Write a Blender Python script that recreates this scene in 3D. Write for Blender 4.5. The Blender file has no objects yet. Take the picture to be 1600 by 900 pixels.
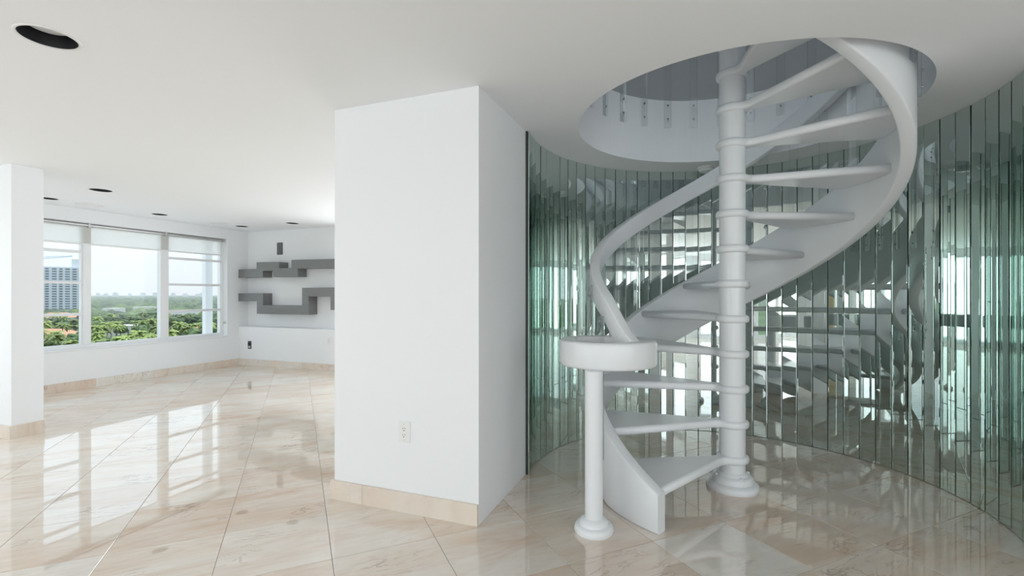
import bpy, bmesh, math, random
from mathutils import Vector, Matrix, noise
R = math.radians
random.seed(7)
scene = bpy.context.scene
col = scene.collection

# ------------------------------------------------------------------ camera, sky, sun, exposure
CAM_H = 1.304
YAW = 20.75
FPX = 742.0
cam_d = bpy.data.cameras.new('camera')
cam_d.sensor_width = 36.0
cam_d.lens = FPX / 1600 * 36.0
cam_d.shift_y = 9.7 / 1600
cam_d.clip_start = 0.05
cam_d.clip_end = 12000
cam = bpy.data.objects.new('camera', cam_d)
cam.location = (0, 0, CAM_H)
cam.rotation_euler = (R(90), 0, R(YAW))
col.objects.link(cam)
scene.camera = cam

world = bpy.data.worlds.new('hazy_sky')
scene.world = world
world.use_nodes = True
wn = world.node_tree.nodes
wl = world.node_tree.links
bg = wn['Background']
tc = wn.new('ShaderNodeTexCoord')
sp = wn.new('ShaderNodeSeparateXYZ')
wl.new(tc.outputs['Generated'], sp.inputs[0])
rp = wn.new('ShaderNodeValToRGB')
wl.new(sp.outputs['Z'], rp.inputs[0])
rp.color_ramp.elements[0].position = 0.0
rp.color_ramp.elements[0].color = (0.84, 0.90, 0.95, 1)
rp.color_ramp.elements[1].position = 0.6
rp.color_ramp.elements[1].color = (0.62, 0.79, 0.98, 1)
e = rp.color_ramp.elements.new(0.18)
e.color = (0.80, 0.89, 0.97, 1)
wl.new(rp.outputs[0], bg.inputs['Color'])
bg.inputs['Strength'].default_value = 1.7

sun_d = bpy.data.lights.new('sun', 'SUN')
sun_d.energy = 3.6
sun_d.angle = R(1.0)
sun_d.color = (1.0, 0.95, 0.86)
sun = bpy.data.objects.new('sun', sun_d)
sun.rotation_euler = Vector((-0.01, -0.36, -0.93)).to_track_quat('-Z', 'Y').to_euler()
col.objects.link(sun)


def area(name, loc, direction, sx, sy, power, color):
    d = bpy.data.lights.new(name, 'AREA')
    d.shape = 'RECTANGLE'
    d.size, d.size_y = sx, sy
    d.energy = power
    d.color = color
    o = bpy.data.objects.new(name, d)
    o.location = loc
    o.rotation_euler = Vector(direction).to_track_quat('-Z', 'Y').to_euler()
    col.objects.link(o)
    return o


# fill lamps added in window openings out of view to boost the daylight indoors
FILL_TINT = (0.97, 0.985, 1.0)
area('fill_rear_windows', (-5.7, -5.12, 1.2), (0, 1, 0), 2.9, 2.1, 56, FILL_TINT)
area('fill_rear_windows_right', (1.55, -5.12, 1.2), (0, 1, 0), 4.2, 2.1, 40, FILL_TINT)
area('fill_side_windows', (-8.1, -1.1, 1.43), (1, 0, 0), 6.0, 1.65, 60, FILL_TINT)
area('fill_back_window', (-3.75, 6.87, 1.5), (0, -1, 0), 2.6, 1.5, 56, FILL_TINT)
area('fill_right_windows', (4.42, -2.2, 1.4), (-1, 0, 0), 4.6, 1.7, 58, FILL_TINT)
area('fill_upper_window', (0.2, -0.16, 4.55), (0, 1, 0), 4.8, 1.5, 5, FILL_TINT)

vs = scene.view_settings
vs.view_transform = 'Standard'
vs.look = 'None'
vs.exposure = 0.1
vs.gamma = 1.0
vs.use_curve_mapping = False
scene.cycles.use_denoising = True
scene.cycles.max_bounces = 24
scene.cycles.diffuse_bounces = 8
scene.cycles.glossy_bounces = 20
scene.cycles.transparent_max_bounces = 24
scene.cycles.sample_clamp_indirect = 6.0
scene.cycles.caustics_reflective = True
scene.cycles.caustics_refractive = False


# ------------------------------------------------------------------ materials
def mat(name, color=(0.8, 0.8, 0.8), rough=0.5, metal=0.0, spec=0.5, ior=1.5):
    m = bpy.data.materials.new(name)
    m.use_nodes = True
    b = m.node_tree.nodes['Principled BSDF']
    b.inputs['Base Color'].default_value = (*color, 1)
    b.inputs['Roughness'].default_value = rough
    b.inputs['Metallic'].default_value = metal
    b.inputs['IOR'].default_value = ior
    b.inputs['Specular IOR Level'].default_value = spec
    return m


def nodes(m):
    return m.node_tree.nodes, m.node_tree.links, m.node_tree.nodes['Principled BSDF']


def paint(name, color, rough, bump=0.02, scale=60):
    m = mat(name, color, rough)
    n, l, b = nodes(m)
    t = n.new('ShaderNodeTexCoord')
    z = n.new('ShaderNodeTexNoise')
    z.inputs['Scale'].default_value = scale
    z.inputs['Detail'].default_value = 4
    l.new(t.outputs['Object'], z.inputs['Vector'])
    bp = n.new('ShaderNodeBump')
    bp.inputs['Strength'].default_value = bump
    bp.inputs['Distance'].default_value = 0.01
    l.new(z.outputs['Fac'], bp.inputs['Height'])
    l.new(bp.outputs[0], b.inputs['Normal'])
    return m


M_WALL = paint('white_wall_paint', (0.82, 0.835, 0.85), 0.55)
M_CEIL = paint('white_ceiling_paint', (0.87, 0.88, 0.895), 0.7)
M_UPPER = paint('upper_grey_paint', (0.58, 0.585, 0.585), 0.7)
M_STAIR = paint('white_gloss_enamel', (0.78, 0.80, 0.82), 0.28, 0.015, 25)
M_FRAME = mat('white_aluminium', (0.78, 0.79, 0.80), 0.35)
M_ALU = mat('bare_aluminium', (0.55, 0.55, 0.55), 0.35, 0.8)
M_SLOT = mat('dark_slot', (0.03, 0.03, 0.03), 0.6)
M_CAN = mat('black_baffle', (0.012, 0.013, 0.016), 0.45)
M_GLASSLENS = mat('frosted_lamp', (0.75, 0.77, 0.78), 0.3)
M_PLASTIC = mat('white_plastic', (0.8, 0.8, 0.79), 0.35)
M_BOLT = mat('steel_bolt', (0.45, 0.45, 0.45), 0.3, 1.0)
M_SEAM = mat('dark_green_seam', (0.018, 0.035, 0.028), 0.5)
M_GROUT = mat('beige_grout', (0.36, 0.31, 0.27), 0.8)
M_WOODDOOR = paint('pale_wood_door', (0.55, 0.42, 0.28), 0.5)


def brushed():
    m = mat('brushed_grey_metal', (0.2, 0.2, 0.205), 0.42, 0.55)
    n, l, b = nodes(m)
    t = n.new('ShaderNodeTexCoord')
    mp = n.new('ShaderNodeMapping')
    mp.inputs['Scale'].default_value = (3, 90, 90)
    l.new(t.outputs['Object'], mp.inputs[0])
    z = n.new('ShaderNodeTexNoise')
    z.inputs['Scale'].default_value = 2.0
    z.inputs['Detail'].default_value = 6
    l.new(mp.outputs[0], z.inputs['Vector'])
    r = n.new('ShaderNodeValToRGB')
    r.color_ramp.elements[0].color = (0.16, 0.16, 0.165, 1)
    r.color_ramp.elements[1].color = (0.30, 0.30, 0.30, 1)
    l.new(z.outputs['Fac'], r.inputs[0])
    l.new(r.outputs[0], b.inputs['Base Color'])
    return m


M_SHELF = brushed()
M_GRILLE = mat('dark_grille', (0.10, 0.10, 0.105), 0.6)


def marble(name, pinker=0.0, blush_c=(0.64, 0.45, 0.32)):
    m = mat(name, (0.8, 0.75, 0.7), 0.02, 0, 0.5, 2.45)
    n, l, b = nodes(m)
    oi = n.new('ShaderNodeObjectInfo')
    t = n.new('ShaderNodeTexCoord')
    off = n.new('ShaderNodeVectorMath'); off.operation = 'SCALE'
    comb = n.new('ShaderNodeCombineXYZ')
    for k in range(3):
        l.new(oi.outputs['Random'], comb.inputs[k])
    l.new(comb.outputs[0], off.inputs[0]); off.inputs['Scale'].default_value = 137.0
    add = n.new('ShaderNodeVectorMath'); add.operation = 'ADD'
    l.new(t.outputs['Object'], add.inputs[0]); l.new(off.outputs[0], add.inputs[1])

    def nz(scale, detail, vec, dist=0.0, rough=0.55):
        z = n.new('ShaderNodeTexNoise')
        z.inputs['Scale'].default_value = scale
        z.inputs['Detail'].default_value = detail
        z.inputs['Distortion'].default_value = dist
        z.inputs['Roughness'].default_value = rough
        l.new(vec, z.inputs['Vector'])
        return z.outputs['Fac']

    def ramp(fac, stops):
        r = n.new('ShaderNodeValToRGB')
        while len(r.color_ramp.elements) > 1:
            r.color_ramp.elements.remove(r.color_ramp.elements[-1])
        for i, (p, c) in enumerate(stops):
            el = r.color_ramp.elements[0] if i == 0 else r.color_ramp.elements.new(p)
            el.position = p
            el.color = (*c, 1)
        l.new(fac, r.inputs[0])
        return r.outputs[0]

    def mix(fac, a_, b_, mode='MIX'):
        x = n.new('ShaderNodeMix'); x.data_type = 'RGBA'; x.blend_type = mode
        if isinstance(fac, float): x.inputs[0].default_value = fac
        else: l.new(fac, x.inputs[0])
        for i, v in ((6, a_), (7, b_)):
            if isinstance(v, tuple): x.inputs[i].default_value = (*v, 1)
            else: l.new(v, x.inputs[i])
        return x.outputs[2]
    # streaked bedding direction
    mp = n.new('ShaderNodeMapping')
    mp.inputs['Rotation'].default_value = (0, 0, R(-28))
    mp.inputs['Scale'].default_value = (1.0, 3.6, 1.0)
    l.new(add.outputs[0], mp.inputs[0])
    base = ramp(oi.outputs['Random'], [(0.0, (0.76, 0.69, 0.605)), (0.22, (0.70, 0.575, 0.465)), (0.45, (0.78, 0.745, 0.69)),
                                       (0.62, (0.66, 0.50, 0.375)), (0.8, (0.78, 0.71, 0.62)), (1.0, (0.73, 0.61, 0.50))])
    cloud = ramp(nz(1.5, 3, mp.outputs[0], 0.6), [(0.36, (0.0, 0.0, 0.0)), (0.70, (0.75, 0.75, 0.75))])
    c1 = mix(cloud, base, (0.78, 0.74, 0.68))
    blush = ramp(nz(0.9, 4, mp.outputs[0], 1.2), [(0.50 - pinker, (0, 0, 0)), (0.75 - pinker, (0.75, 0.75, 0.75))])
    c2 = mix(blush, c1, blush_c)
    # thin broken veins: narrow band of a distorted noise, broken up by a second one
    v = ramp(nz(2.1, 6, mp.outputs[0], 1.6, 0.6), [(0.475, (0, 0, 0)), (0.497, (1, 1, 1)), (0.519, (0, 0, 0))])
    brk = ramp(nz(2.6, 2, add.outputs[0]), [(0.50, (0, 0, 0)), (0.66, (1, 1, 1))])
    vm = n.new('ShaderNodeMath'); vm.operation = 'MULTIPLY'
    l.new(v, vm.inputs[0]); l.new(brk, vm.inputs[1])
    vm2 = n.new('ShaderNodeMath'); vm2.operation = 'MULTIPLY'
    l.new(vm.outputs[0], vm2.inputs[0]); vm2.inputs[1].default_value = 0.65
    c3 = mix(vm2.outputs[0], c2, (0.30, 0.21, 0.16))
    fine = ramp(nz(7, 6, mp.outputs[0], 0.6), [(0.35, (0.94, 0.935, 0.93)), (0.6, (1, 1, 1))])
    c4 = mix(1.0, c3, fine, 'MULTIPLY')
    l.new(c4, b.inputs['Base Color'])
    return m


M_MARBLE = marble('polished_cream_marble')
M_BASE = marble('pink_marble_skirting', -0.02, (0.66, 0.52, 0.45))
M_BASE.node_tree.nodes['Principled BSDF'].inputs['Roughness'].default_value = 0.3
M_BASE.node_tree.nodes['Principled BSDF'].inputs['IOR'].default_value = 1.45


def mirror_mat():
    m = bpy.data.materials.new('green_tinted_mirror')
    m.use_nodes = True
    n, l = m.node_tree.nodes, m.node_tree.links
    for x in list(n): n.remove(x)
    o = n.new('ShaderNodeOutputMaterial')
    g = n.new('ShaderNodeBsdfGlossy')
    g.inputs['Roughness'].default_value = 0.0
    g.inputs['Color'].default_value = (0.70, 0.775, 0.745, 1)
    l.new(g.outputs[0], o.inputs[0])
    return m


M_MIRROR = mirror_mat()


def clear_mat(name, tint, refl, ior=1.49):
    m = bpy.data.materials.new(name)
    m.use_nodes = True
    n, l = m.node_tree.nodes, m.node_tree.links
    for x in list(n): n.remove(x)
    o = n.new('ShaderNodeOutputMaterial')
    tr = n.new('ShaderNodeBsdfTransparent'); tr.inputs[0].default_value = (*tint, 1)
    gl = n.new('ShaderNodeBsdfGlossy'); gl.inputs['Roughness'].default_value = 0.02
    fr = n.new('ShaderNodeFresnel'); fr.inputs['IOR'].default_value = ior
    ml = n.new('ShaderNodeMath'); ml.operation = 'MULTIPLY'; ml.inputs[1].default_value = refl
    l.new(fr.outputs[0], ml.inputs[0])
    mx = n.new('ShaderNodeMixShader')
    l.new(ml.outputs[0], mx.inputs[0]); l.new(tr.outputs[0], mx.inputs[1]); l.new(gl.outputs[0], mx.inputs[2])
    l.new(mx.outputs[0], o.inputs[0])
    return m


M_PANE = clear_mat('window_pane_glass', (0.975, 0.985, 0.98), 0.12)
M_ACRYL = clear_mat('clear_acrylic', (0.982, 0.986, 0.984), 0.45)


def shade_mat():
    m = bpy.data.materials.new('translucent_shade_fabric')
    m.use_nodes = True
    n, l = m.node_tree.nodes, m.node_tree.links
    for x in list(n): n.remove(x)
    o = n.new('ShaderNodeOutputMaterial')
    d = n.new('ShaderNodeBsdfDiffuse'); d.inputs[0].default_value = (0.82, 0.81, 0.79, 1)
    t = n.new('ShaderNodeBsdfTranslucent'); t.inputs[0].default_value = (0.85, 0.84, 0.81, 1)
    tr = n.new('ShaderNodeBsdfTransparent')
    a_ = n.new('ShaderNodeMixShader'); a_.inputs[0].default_value = 0.7
    l.new(d.outputs[0], a_.inputs[1]); l.new(t.outputs[0], a_.inputs[2])
    b_ = n.new('ShaderNodeMixShader'); b_.inputs[0].default_value = 0.5
    l.new(a_.outputs[0], b_.inputs[1]); l.new(tr.outputs[0], b_.inputs[2])
    l.new(b_.outputs[0], o.inputs[0])
    return m


M_SHADE = shade_mat()


def foliage(name, c_a, c_b, scale):
    m = mat(name, c_a, 0.7)
    n, l, b = nodes(m)
    oi = n.new('ShaderNodeObjectInfo')
    t = n.new('ShaderNodeTexCoord')
    z = n.new('ShaderNodeTexNoise')
    z.inputs['Scale'].default_value = scale
    z.inputs['Detail'].default_value = 5
    l.new(t.outputs['Object'], z.inputs['Vector'])
    r = n.new('ShaderNodeValToRGB')
    r.color_ramp.elements[0].position = 0.38
    r.color_ramp.elements[0].color = (*c_a, 1)
    r.color_ramp.elements[1].position = 0.62
    r.color_ramp.elements[1].color = (*c_b, 1)
    l.new(z.outputs['Fac'], r.inputs[0])
    hs = n.new('ShaderNodeHueSaturation')
    mr = n.new('ShaderNodeMapRange')
    mr.inputs['To Min'].default_value = 0.6
    mr.inputs['To Max'].default_value = 1.35
    l.new(oi.outputs['Random'], mr.inputs['Value'])
    l.new(mr.outputs[0], hs.inputs['Value'])
    l.new(r.outputs[0], hs.inputs['Color'])
    l.new(hs.outputs[0], b.inputs['Base Color'])
    bp = n.new('ShaderNodeBump'); bp.inputs['Strength'].default_value = 1.0; bp.inputs['Distance'].default_value = 0.6
    l.new(z.outputs['Fac'], bp.inputs['Height']); l.new(bp.outputs[0], b.inputs['Normal'])
    return m


M_LEAF = foliage('broad_leaf_green', (0.022, 0.05, 0.014), (0.10, 0.16, 0.04), 0.9)
M_PALM = foliage('palm_green', (0.09, 0.15, 0.03), (0.30, 0.36, 0.10), 2.0)
M_BARK = mat('tree_bark', (0.16, 0.12, 0.09), 0.9)
M_GROUND = foliage('grass_ground', (0.05, 0.09, 0.03), (0.11, 0.14, 0.06), 0.02)
M_HWALL = paint('house_plaster', (0.72, 0.70, 0.66), 0.8)
M_ROOF = paint('terracotta_roof', (0.52, 0.27, 0.17), 0.8, 0.3, 3)
M_ROOFW = paint('white_flat_roof', (0.7, 0.7, 0.68), 0.8)
M_TOWER = paint('tower_concrete', (0.62, 0.66, 0.70), 0.8)
M_TWIN = mat('tower_glass', (0.10, 0.14, 0.18), 0.2)
M_CRANE = mat('pale_blue_crane', (0.45, 0.62, 0.72), 0.5)


# ------------------------------------------------------------------ helpers
def link(name, me, m=None, parent=None):
    o = bpy.data.objects.new(name, me)
    col.objects.link(o)
    if m is not None and me is not None and not me.materials:
        me.materials.append(m)
    if parent is not None:
        o.parent = parent
    return o


def empty(name, loc=(0, 0, 0), rz=0.0):
    o = bpy.data.objects.new(name, None)
    o.location = loc
    o.rotation_euler = (0, 0, rz)
    o.empty_display_size = 0.2
    col.objects.link(o)
    return o


def tag(o, label=None, cat=None, group=None, kind=None):
    if label: o['label'] = label
    if cat: o['category'] = cat
    if group: o['group'] = group
    if kind: o['kind'] = kind
    return o


def pyd(name, v, f, smooth=False):
    me = bpy.data.meshes.new(name)
    me.from_pydata(v, [], f)
    me.validate()
    bm = bmesh.new(); bm.from_mesh(me)
    bmesh.ops.recalc_face_normals(bm, faces=bm.faces)
    bm.to_mesh(me); bm.free()
    if smooth:
        for p in me.polygons: p.use_smooth = True
    return me


class MB:
    def __init__(s): s.v, s.f = [], []

    def box(s, x0, x1, y0, y1, z0, z1):
        b = len(s.v)
        s.v += [(x0, y0, z0), (x1, y0, z0), (x1, y1, z0), (x0, y1, z0), (x0, y0, z1), (x1, y0, z1), (x1, y1, z1), (x0, y1, z1)]
        s.f += [tuple(b + k for k in q) for q in ((3, 2, 1, 0), (4, 5, 6, 7), (0, 1, 5, 4), (1, 2, 6, 5), (2, 3, 7, 6), (3, 0, 4, 7))]
        return s

    def bar(s, p, q, w, t=None):
        p, q = Vector(p), Vector(q)
        d = (q - p).normalized()
        u = d.cross(Vector((0, 0, 1)))
        if u.length < 1e-4: u = Vector((1, 0, 0))
        u.normalize(); w2 = d.cross(u)
        t = t or w
        b = len(s.v)
        for c in (p, q):
            for a_, e_ in ((-1, -1), (1, -1), (1, 1), (-1, 1)):
                s.v.append(tuple(c + u * a_ * w / 2 + w2 * e_ * t / 2))
        s.f += [tuple(b + k for k in q_) for q_ in ((3, 2, 1, 0), (4, 5, 6, 7), (0, 1, 5, 4), (1, 2, 6, 5), (2, 3, 7, 6), (3, 0, 4, 7))]
        return s

    def prism(s, pts, z0, z1):           # pts: plan outline
        b = len(s.v); n = len(pts)
        s.v += [(x, y, z0) for x, y in pts] + [(x, y, z1) for x, y in pts]
        s.f += [tuple(range(b + n - 1, b - 1, -1)), tuple(range(b + n, b + 2 * n))]
        s.f += [(b + i, b + (i + 1) % n, b + n + (i + 1) % n, b + n + i) for i in range(n)]
        return s

    def lathe(s, prof, seg=48, cx=0, cy=0, cap=True):
        b = len(s.v); k = len(prof)
        for i in range(seg):
            a_ = 2 * math.pi * i / seg
            for r_, z in prof: s.v.append((cx + r_ * math.cos(a_), cy + r_ * math.sin(a_), z))
        for i in range(seg):
            j = (i + 1) % seg
            for q in range(k - 1):
                s.f.append((b + i * k + q, b + j * k + q, b + j * k + q + 1, b + i * k + q + 1))
        if cap:
            s.f.append(tuple(b + i * k for i in range(seg - 1, -1, -1)))
            s.f.append(tuple(b + i * k + k - 1 for i in range(seg)))
        return s

    def build(s, name, m, parent=None, bevel=0, seg=2, smooth=False):
        o = link(name, pyd(name, s.v, s.f, smooth), m, parent)
        if bevel:
            md = o.modifiers.new('soft_edges', 'BEVEL')
            md.width = bevel; md.segments = seg; md.limit_method = 'ANGLE'; md.angle_limit = R(35)
        return o


def box(name, m, x0, x1, y0, y1, z0, z1, parent=None, bevel=0):
    return MB().box(x0, x1, y0, y1, z0, z1).build(name, m, parent, bevel)


def struct(o):
    o['kind'] = 'structure'
    return o


def smooth_by_angle(o, ang=40):
    me = o.data
    for p in me.polygons: p.use_smooth = True
    bm = bmesh.new(); bm.from_mesh(me)
    for ed in bm.edges:
        if len(ed.link_faces) == 2 and ed.calc_face_angle(0) > R(ang): ed.smooth = False
    bm.to_mesh(me); bm.free()


# ------------------------------------------------------------------ dimensions of the place
H = 2.483                     # ceiling height
UPZ = 3.03                    # upper floor level
XW, XE = -7.87, 4.2           # window wall / opposite wall
YS, YN = -5.0, 6.65           # rear wall / shelf wall
PX0, PX1, PY = -2.14, -1.125, 2.44     # pier between living room and stair alcove
SC = (0.255, 3.53)            # stair axis
MC, MR = (0.262, 3.505), 1.385         # mirrored alcove
HOLE = 1.03

# ------------------------------------------------------------------ floor with marble tiles
floor = struct(box('floor', M_GROUT, XW - 0.3, XE + 0.3, YS - 0.3, YN + 0.3, -0.12, -0.004))
SU, SV, U0, V0 = 0.5175, 0.5140, 0.153, -0.075
tb = MB()
gx, gy, tz, ch = SU / 2 - 0.0012, SV / 2 - 0.0012, 0.0, 0.0012
tb.v = [(-gx, -gy, -0.02), (gx, -gy, -0.02), (gx, gy, -0.02), (-gx, gy, -0.02),
        (-gx, -gy, tz - ch), (gx, -gy, tz - ch), (gx, gy, tz - ch), (-gx, gy, tz - ch),
        (-gx + ch, -gy + ch, tz), (gx - ch, -gy + ch, tz), (gx - ch, gy - ch, tz), (-gx + ch, gy - ch, tz)]
tb.f = [(3, 2, 1, 0), (8, 9, 10, 11)] + [(i, (i + 1) % 4, 4 + (i + 1) % 4, 4 + i) for i in range(4)] + \
       [(4 + i, 4 + (i + 1) % 4, 8 + (i + 1) % 4, 8 + i) for i in range(4)]
tile_me = pyd('tile', tb.v, tb.f)
tile_me.materials.append(M_MARBLE)
cy_, sy_ = math.cos(R(YAW)), math.sin(R(YAW))


def cam_ld(x, y): return x * cy_ + y * sy_, -x * sy_ + y * cy_


near, rest = [], []
for i in range(-26, 26):
    for j in range(-26, 26):
        u, v = U0 + (i + 0.5) * SU, V0 + (j + 0.5) * SV
        x, y = (u - v) * math.sqrt(0.5), (u + v) * math.sqrt(0.5)
        if not (XW - 0.2 < x < XE + 0.2 and YS - 0.2 < y < YN + 0.1): continue
        l_, d_ = cam_ld(x, y)
        seen = d_ > 1.2 and abs(l_ / (d_ + 0.4)) < 1.35 and d_ * 440 / FPX > 1.304 - 0.35
        if PX0 + 0.35 < x and y > PY + 0.5 and math.hypot(x - MC[0], y - MC[1]) > MR + 0.3: seen = False
        if x < PX0 and y > PY and (x - PX0) * PY < 0 and x * PY > PX0 * y + 1.2 * PY: seen = False
        (near if seen else rest).append((d_ if seen else 99, x, y))
near.sort()
rest += near[300:]
for k, (d_, x, y) in enumerate(near[:300]):
    o = link('tile', tile_me, None, floor)
    o.location = (x, y, 0)
    o.rotation_euler = (0, 0, R(45 + 90 * random.choice((0, 0, 0, 2))))
rb = MB()
c45 = math.sqrt(0.5)
for d_, x, y in rest:
    b_ = len(rb.v)
    rb.v += [(x + (a_ - e_) * c45, y + (a_ + e_) * c45, z) for a_, e_, z in tb.v]
    rb.f += [tuple(b_ + q for q in f_) for f_ in tb.f]
rest_o = rb.build('tile_field', M_MARBLE, floor)
rest_o['kind'] = 'stuff'

# ------------------------------------------------------------------ ceiling slab with the round stair opening and the downlight holes
LIGHTS = [(-2.765, 1.285, 0.118), (-6.26, 3.38, 0.115), (-7.40, 3.445, 0.10), (-7.35, 4.715, 0.11), (-7.30, 6.04, 0.11), (-6.20, 6.08, 0.11)]
bm = bmesh.new()


def ring(pts, z):
    vs_ = [bm.verts.new((x, y, z)) for x, y in pts]
    return vs_, [bm.edges.new((vs_[i], vs_[(i + 1) % len(vs_)])) for i in range(len(vs_))]


def circle(cx, cy, r_, n): return [(cx + r_ * math.cos(2 * math.pi * i / n), cy + r_ * math.sin(2 * math.pi * i / n)) for i in range(n)]


rect = [(XW - 0.28, YS - 0.28), (XE + 0.28, YS - 0.28), (XE + 0.28, YN + 0.28), (XW - 0.28, YN + 0.28)]
o_v, o_e = ring(rect, H)
h_v, h_e = ring(circle(*SC, HOLE, 128), H)
edges = o_e + h_e
cans = []
for x, y, r_ in LIGHTS:
    cv, ce = ring(circle(x, y, r_ - 0.014, 32), H)
    edges += ce
    cans.append(cv)
bmesh.ops.triangle_fill(bm, use_beauty=True, use_dissolve=False, edges=edges)
t_v, t_e = ring(rect, UPZ)
u_v, u_e = ring(circle(*SC, HOLE, 128), UPZ)
bmesh.ops.triangle_fill(bm, use_beauty=True, use_dissolve=False, edges=t_e + u_e)
for lo_, hi_ in ((o_v, t_v), (h_v, u_v)):
    for i in range(len(lo_)):
        j = (i + 1) % len(lo_)
        bm.faces.new((lo_[i], lo_[j], hi_[j], hi_[i]))
for cv in cans:
    top = [bm.verts.new((v_.co.x, v_.co.y, H + 0.16)) for v_ in cv]
    for i in range(32):
        bm.faces.new((cv[i], cv[(i + 1) % 32], top[(i + 1) % 32], top[i]))
    bm.faces.new(top)
bmesh.ops.recalc_face_normals(bm, faces=bm.faces)
cme = bpy.data.meshes.new('ceiling')
bm.to_mesh(cme); bm.free()
ceiling = struct(link('ceiling', cme, M_CEIL))

# ------------------------------------------------------------------ walls
WZ0, WZ1 = 0.55, 2.30
WY0, WY1 = 3.04, 6.215        # main window opening
W2Y0, W2Y1 = -4.2, 2.0        # unseen window beside the camera, added for light from the left
XO = XW - 0.25
LEDGE5 = 0.72
w = MB()
w.box(XO, XW, YS - 0.25, YN + 0.25, -0.1, WZ0).box(XO, XW, YS - 0.25, YN + 0.25, WZ1, H)
for a_, b_ in ((YS - 0.25, W2Y0), (W2Y1, WY0), (WY1, YN + 0.25)): w.box(XO, XW, a_, b_, WZ0, WZ1)
struct(w.build('wall_left', M_WALL))
B5 = (-5.15, -2.35, LEDGE5, 2.3)
struct(MB().box(XW, PX0 + 0.3, YN, YN + 0.25, -0.1, LEDGE5).box(XW, PX0 + 0.3, YN, YN + 0.25, 2.3, H)
       .box(XW, B5[0], YN, YN + 0.25, LEDGE5, 2.3).box(B5[1], PX0 + 0.3, YN, YN + 0.25, LEDGE5, 2.3).build('wall_back', M_WALL))
w5 = MB().box(B5[0], B5[1], YN + 0.1, YN + 0.16, LEDGE5, LEDGE5 + 0.05).box(B5[0], B5[1], YN + 0.1, YN + 0.16, 2.25, 2.3)
w5.box(B5[0], B5[0] + 0.05, YN + 0.1, YN + 0.16, LEDGE5 + 0.05, 2.25).box(B5[1] - 0.05, B5[1], YN + 0.1, YN + 0.16, LEDGE5 + 0.05, 2.25)
w5 = struct(w5.build('window_5_added', M_FRAME))  # hidden window, added to brighten the living room
box('mullion', M_FRAME, -3.78, -3.72, YN + 0.1, YN + 0.16, LEDGE5 + 0.05, 2.25, w5)
box('pane', M_PANE, B5[0] + 0.05, -3.78, YN + 0.127, YN + 0.133, LEDGE5 + 0.05, 2.25, w5)
box('pane', M_PANE, -3.72, B5[1] - 0.05, YN + 0.127, YN + 0.133, LEDGE5 + 0.05, 2.25, w5)
LEDGE_Y, LEDGE_Z = 6.45, 0.705
struct(box('wall_ledge', M_WALL, XW, PX0, LEDGE_Y, YN, -0.003, LEDGE_Z, None, 0.004))
struct(box('wall_pier', M_WALL, PX0, PX1, PY, 3.285, -0.003, H, None, 0.003))
struct(box('wall_partition', M_WALL, PX0, PX0 + 0.3, 3.285, YN, -0.003, H))
struct(box('wall_column', M_WALL, -6.35, -5.73, 2.40, 2.63, -0.003, H, None, 0.003))
wr = MB().box(1.66, 1.66 + 0.4, PY, 3.285, -0.003, H).box(2.06, XE, PY, PY + 0.25, -0.003, H)
struct(wr.build('wall_front_right', M_WALL))
E0, E1 = -4.6, 0.2
struct(MB().box(XE, XE + 0.25, YS - 0.25, PY + 0.25, -0.1, 0.5).box(XE, XE + 0.25, YS - 0.25, PY + 0.25, 2.3, H)
       .box(XE, XE + 0.25, YS - 0.25, E0, 0.5, 2.3).box(XE, XE + 0.25, E1, PY + 0.25, 0.5, 2.3).build('wall_right', M_WALL))
w6 = MB().box(XE + 0.1, XE + 0.16, E0, E1, 0.5, 0.55).box(XE + 0.1, XE + 0.16, E0, E1, 2.25, 2.3)
w6.box(XE + 0.1, XE + 0.16, E0, E0 + 0.05, 0.55, 2.25).box(XE + 0.1, XE + 0.16, E1 - 0.05, E1, 0.55, 2.25)
w6 = struct(w6.build('window_6_added', M_FRAME))  # unseen window, added to light the pier side from the right
for k in range(3):
    ya, yb = E0 + 0.05 + 4.7 / 3 * k, E0 + 0.05 + 4.7 / 3 * (k + 1)
    if k: box('mullion', M_FRAME, XE + 0.1, XE + 0.16, ya - 0.03, ya + 0.03, 0.55, 2.25, w6)
    box('pane', M_PANE, XE + 0.127, XE + 0.133, ya + (0.03 if k else 0), yb - (0.03 if k < 2 else 0), 0.55, 2.25, w6)
RX0, RX1, RZ0, RZ1 = -7.2, 3.7, 0.06, 2.32
w = MB()
w.box(XW, RX0, YS - 0.25, YS, -0.1, H).box(RX1, XE, YS - 0.25, YS, -0.1, H)
w.box(RX0, RX1, YS - 0.25, YS, RZ1, H).box(RX0, RX1, YS - 0.25, YS, -0.1, RZ0)
struct(w.build('wall_rear', M_WALL))

# curved alcove wall carrying the mirror strips
A0, STEP, NSTRIP = 190.6, 4.848, 42
w = MB()
na = 100
a_end = A0 - STEP * NSTRIP
pts_o, pts_i = [], []
for i in range(na + 1):
    t_ = R(A0 + (a_end - A0) * i / na)
    pts_i.append((MC[0] + (MR + 0.012) * math.cos(t_), MC[1] + (MR + 0.012) * math.sin(t_)))
    pts_o.append((MC[0] + (MR + 0.12) * math.cos(t_), MC[1] + (MR + 0.12) * math.sin(t_)))
n_ = na + 1
w.v = [(*p, -0.003) for p in pts_i] + [(*p, H) for p in pts_i] + [(*p, -0.003) for p in pts_o] + [(*p, H) for p in pts_o]
for i in range(na):
    w.f += [(i, i + 1, n_ + i + 1, n_ + i), (2 * n_ + i, 3 * n_ + i, 3 * n_ + i + 1, 2 * n_ + i + 1)]
w.f += [(0, n_, 3 * n_, 2 * n_), (na, 2 * n_ + na, 3 * n_ + na, n_ + na)]
alcove = struct(w.build('wall_alcove', M_SEAM))
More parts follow.
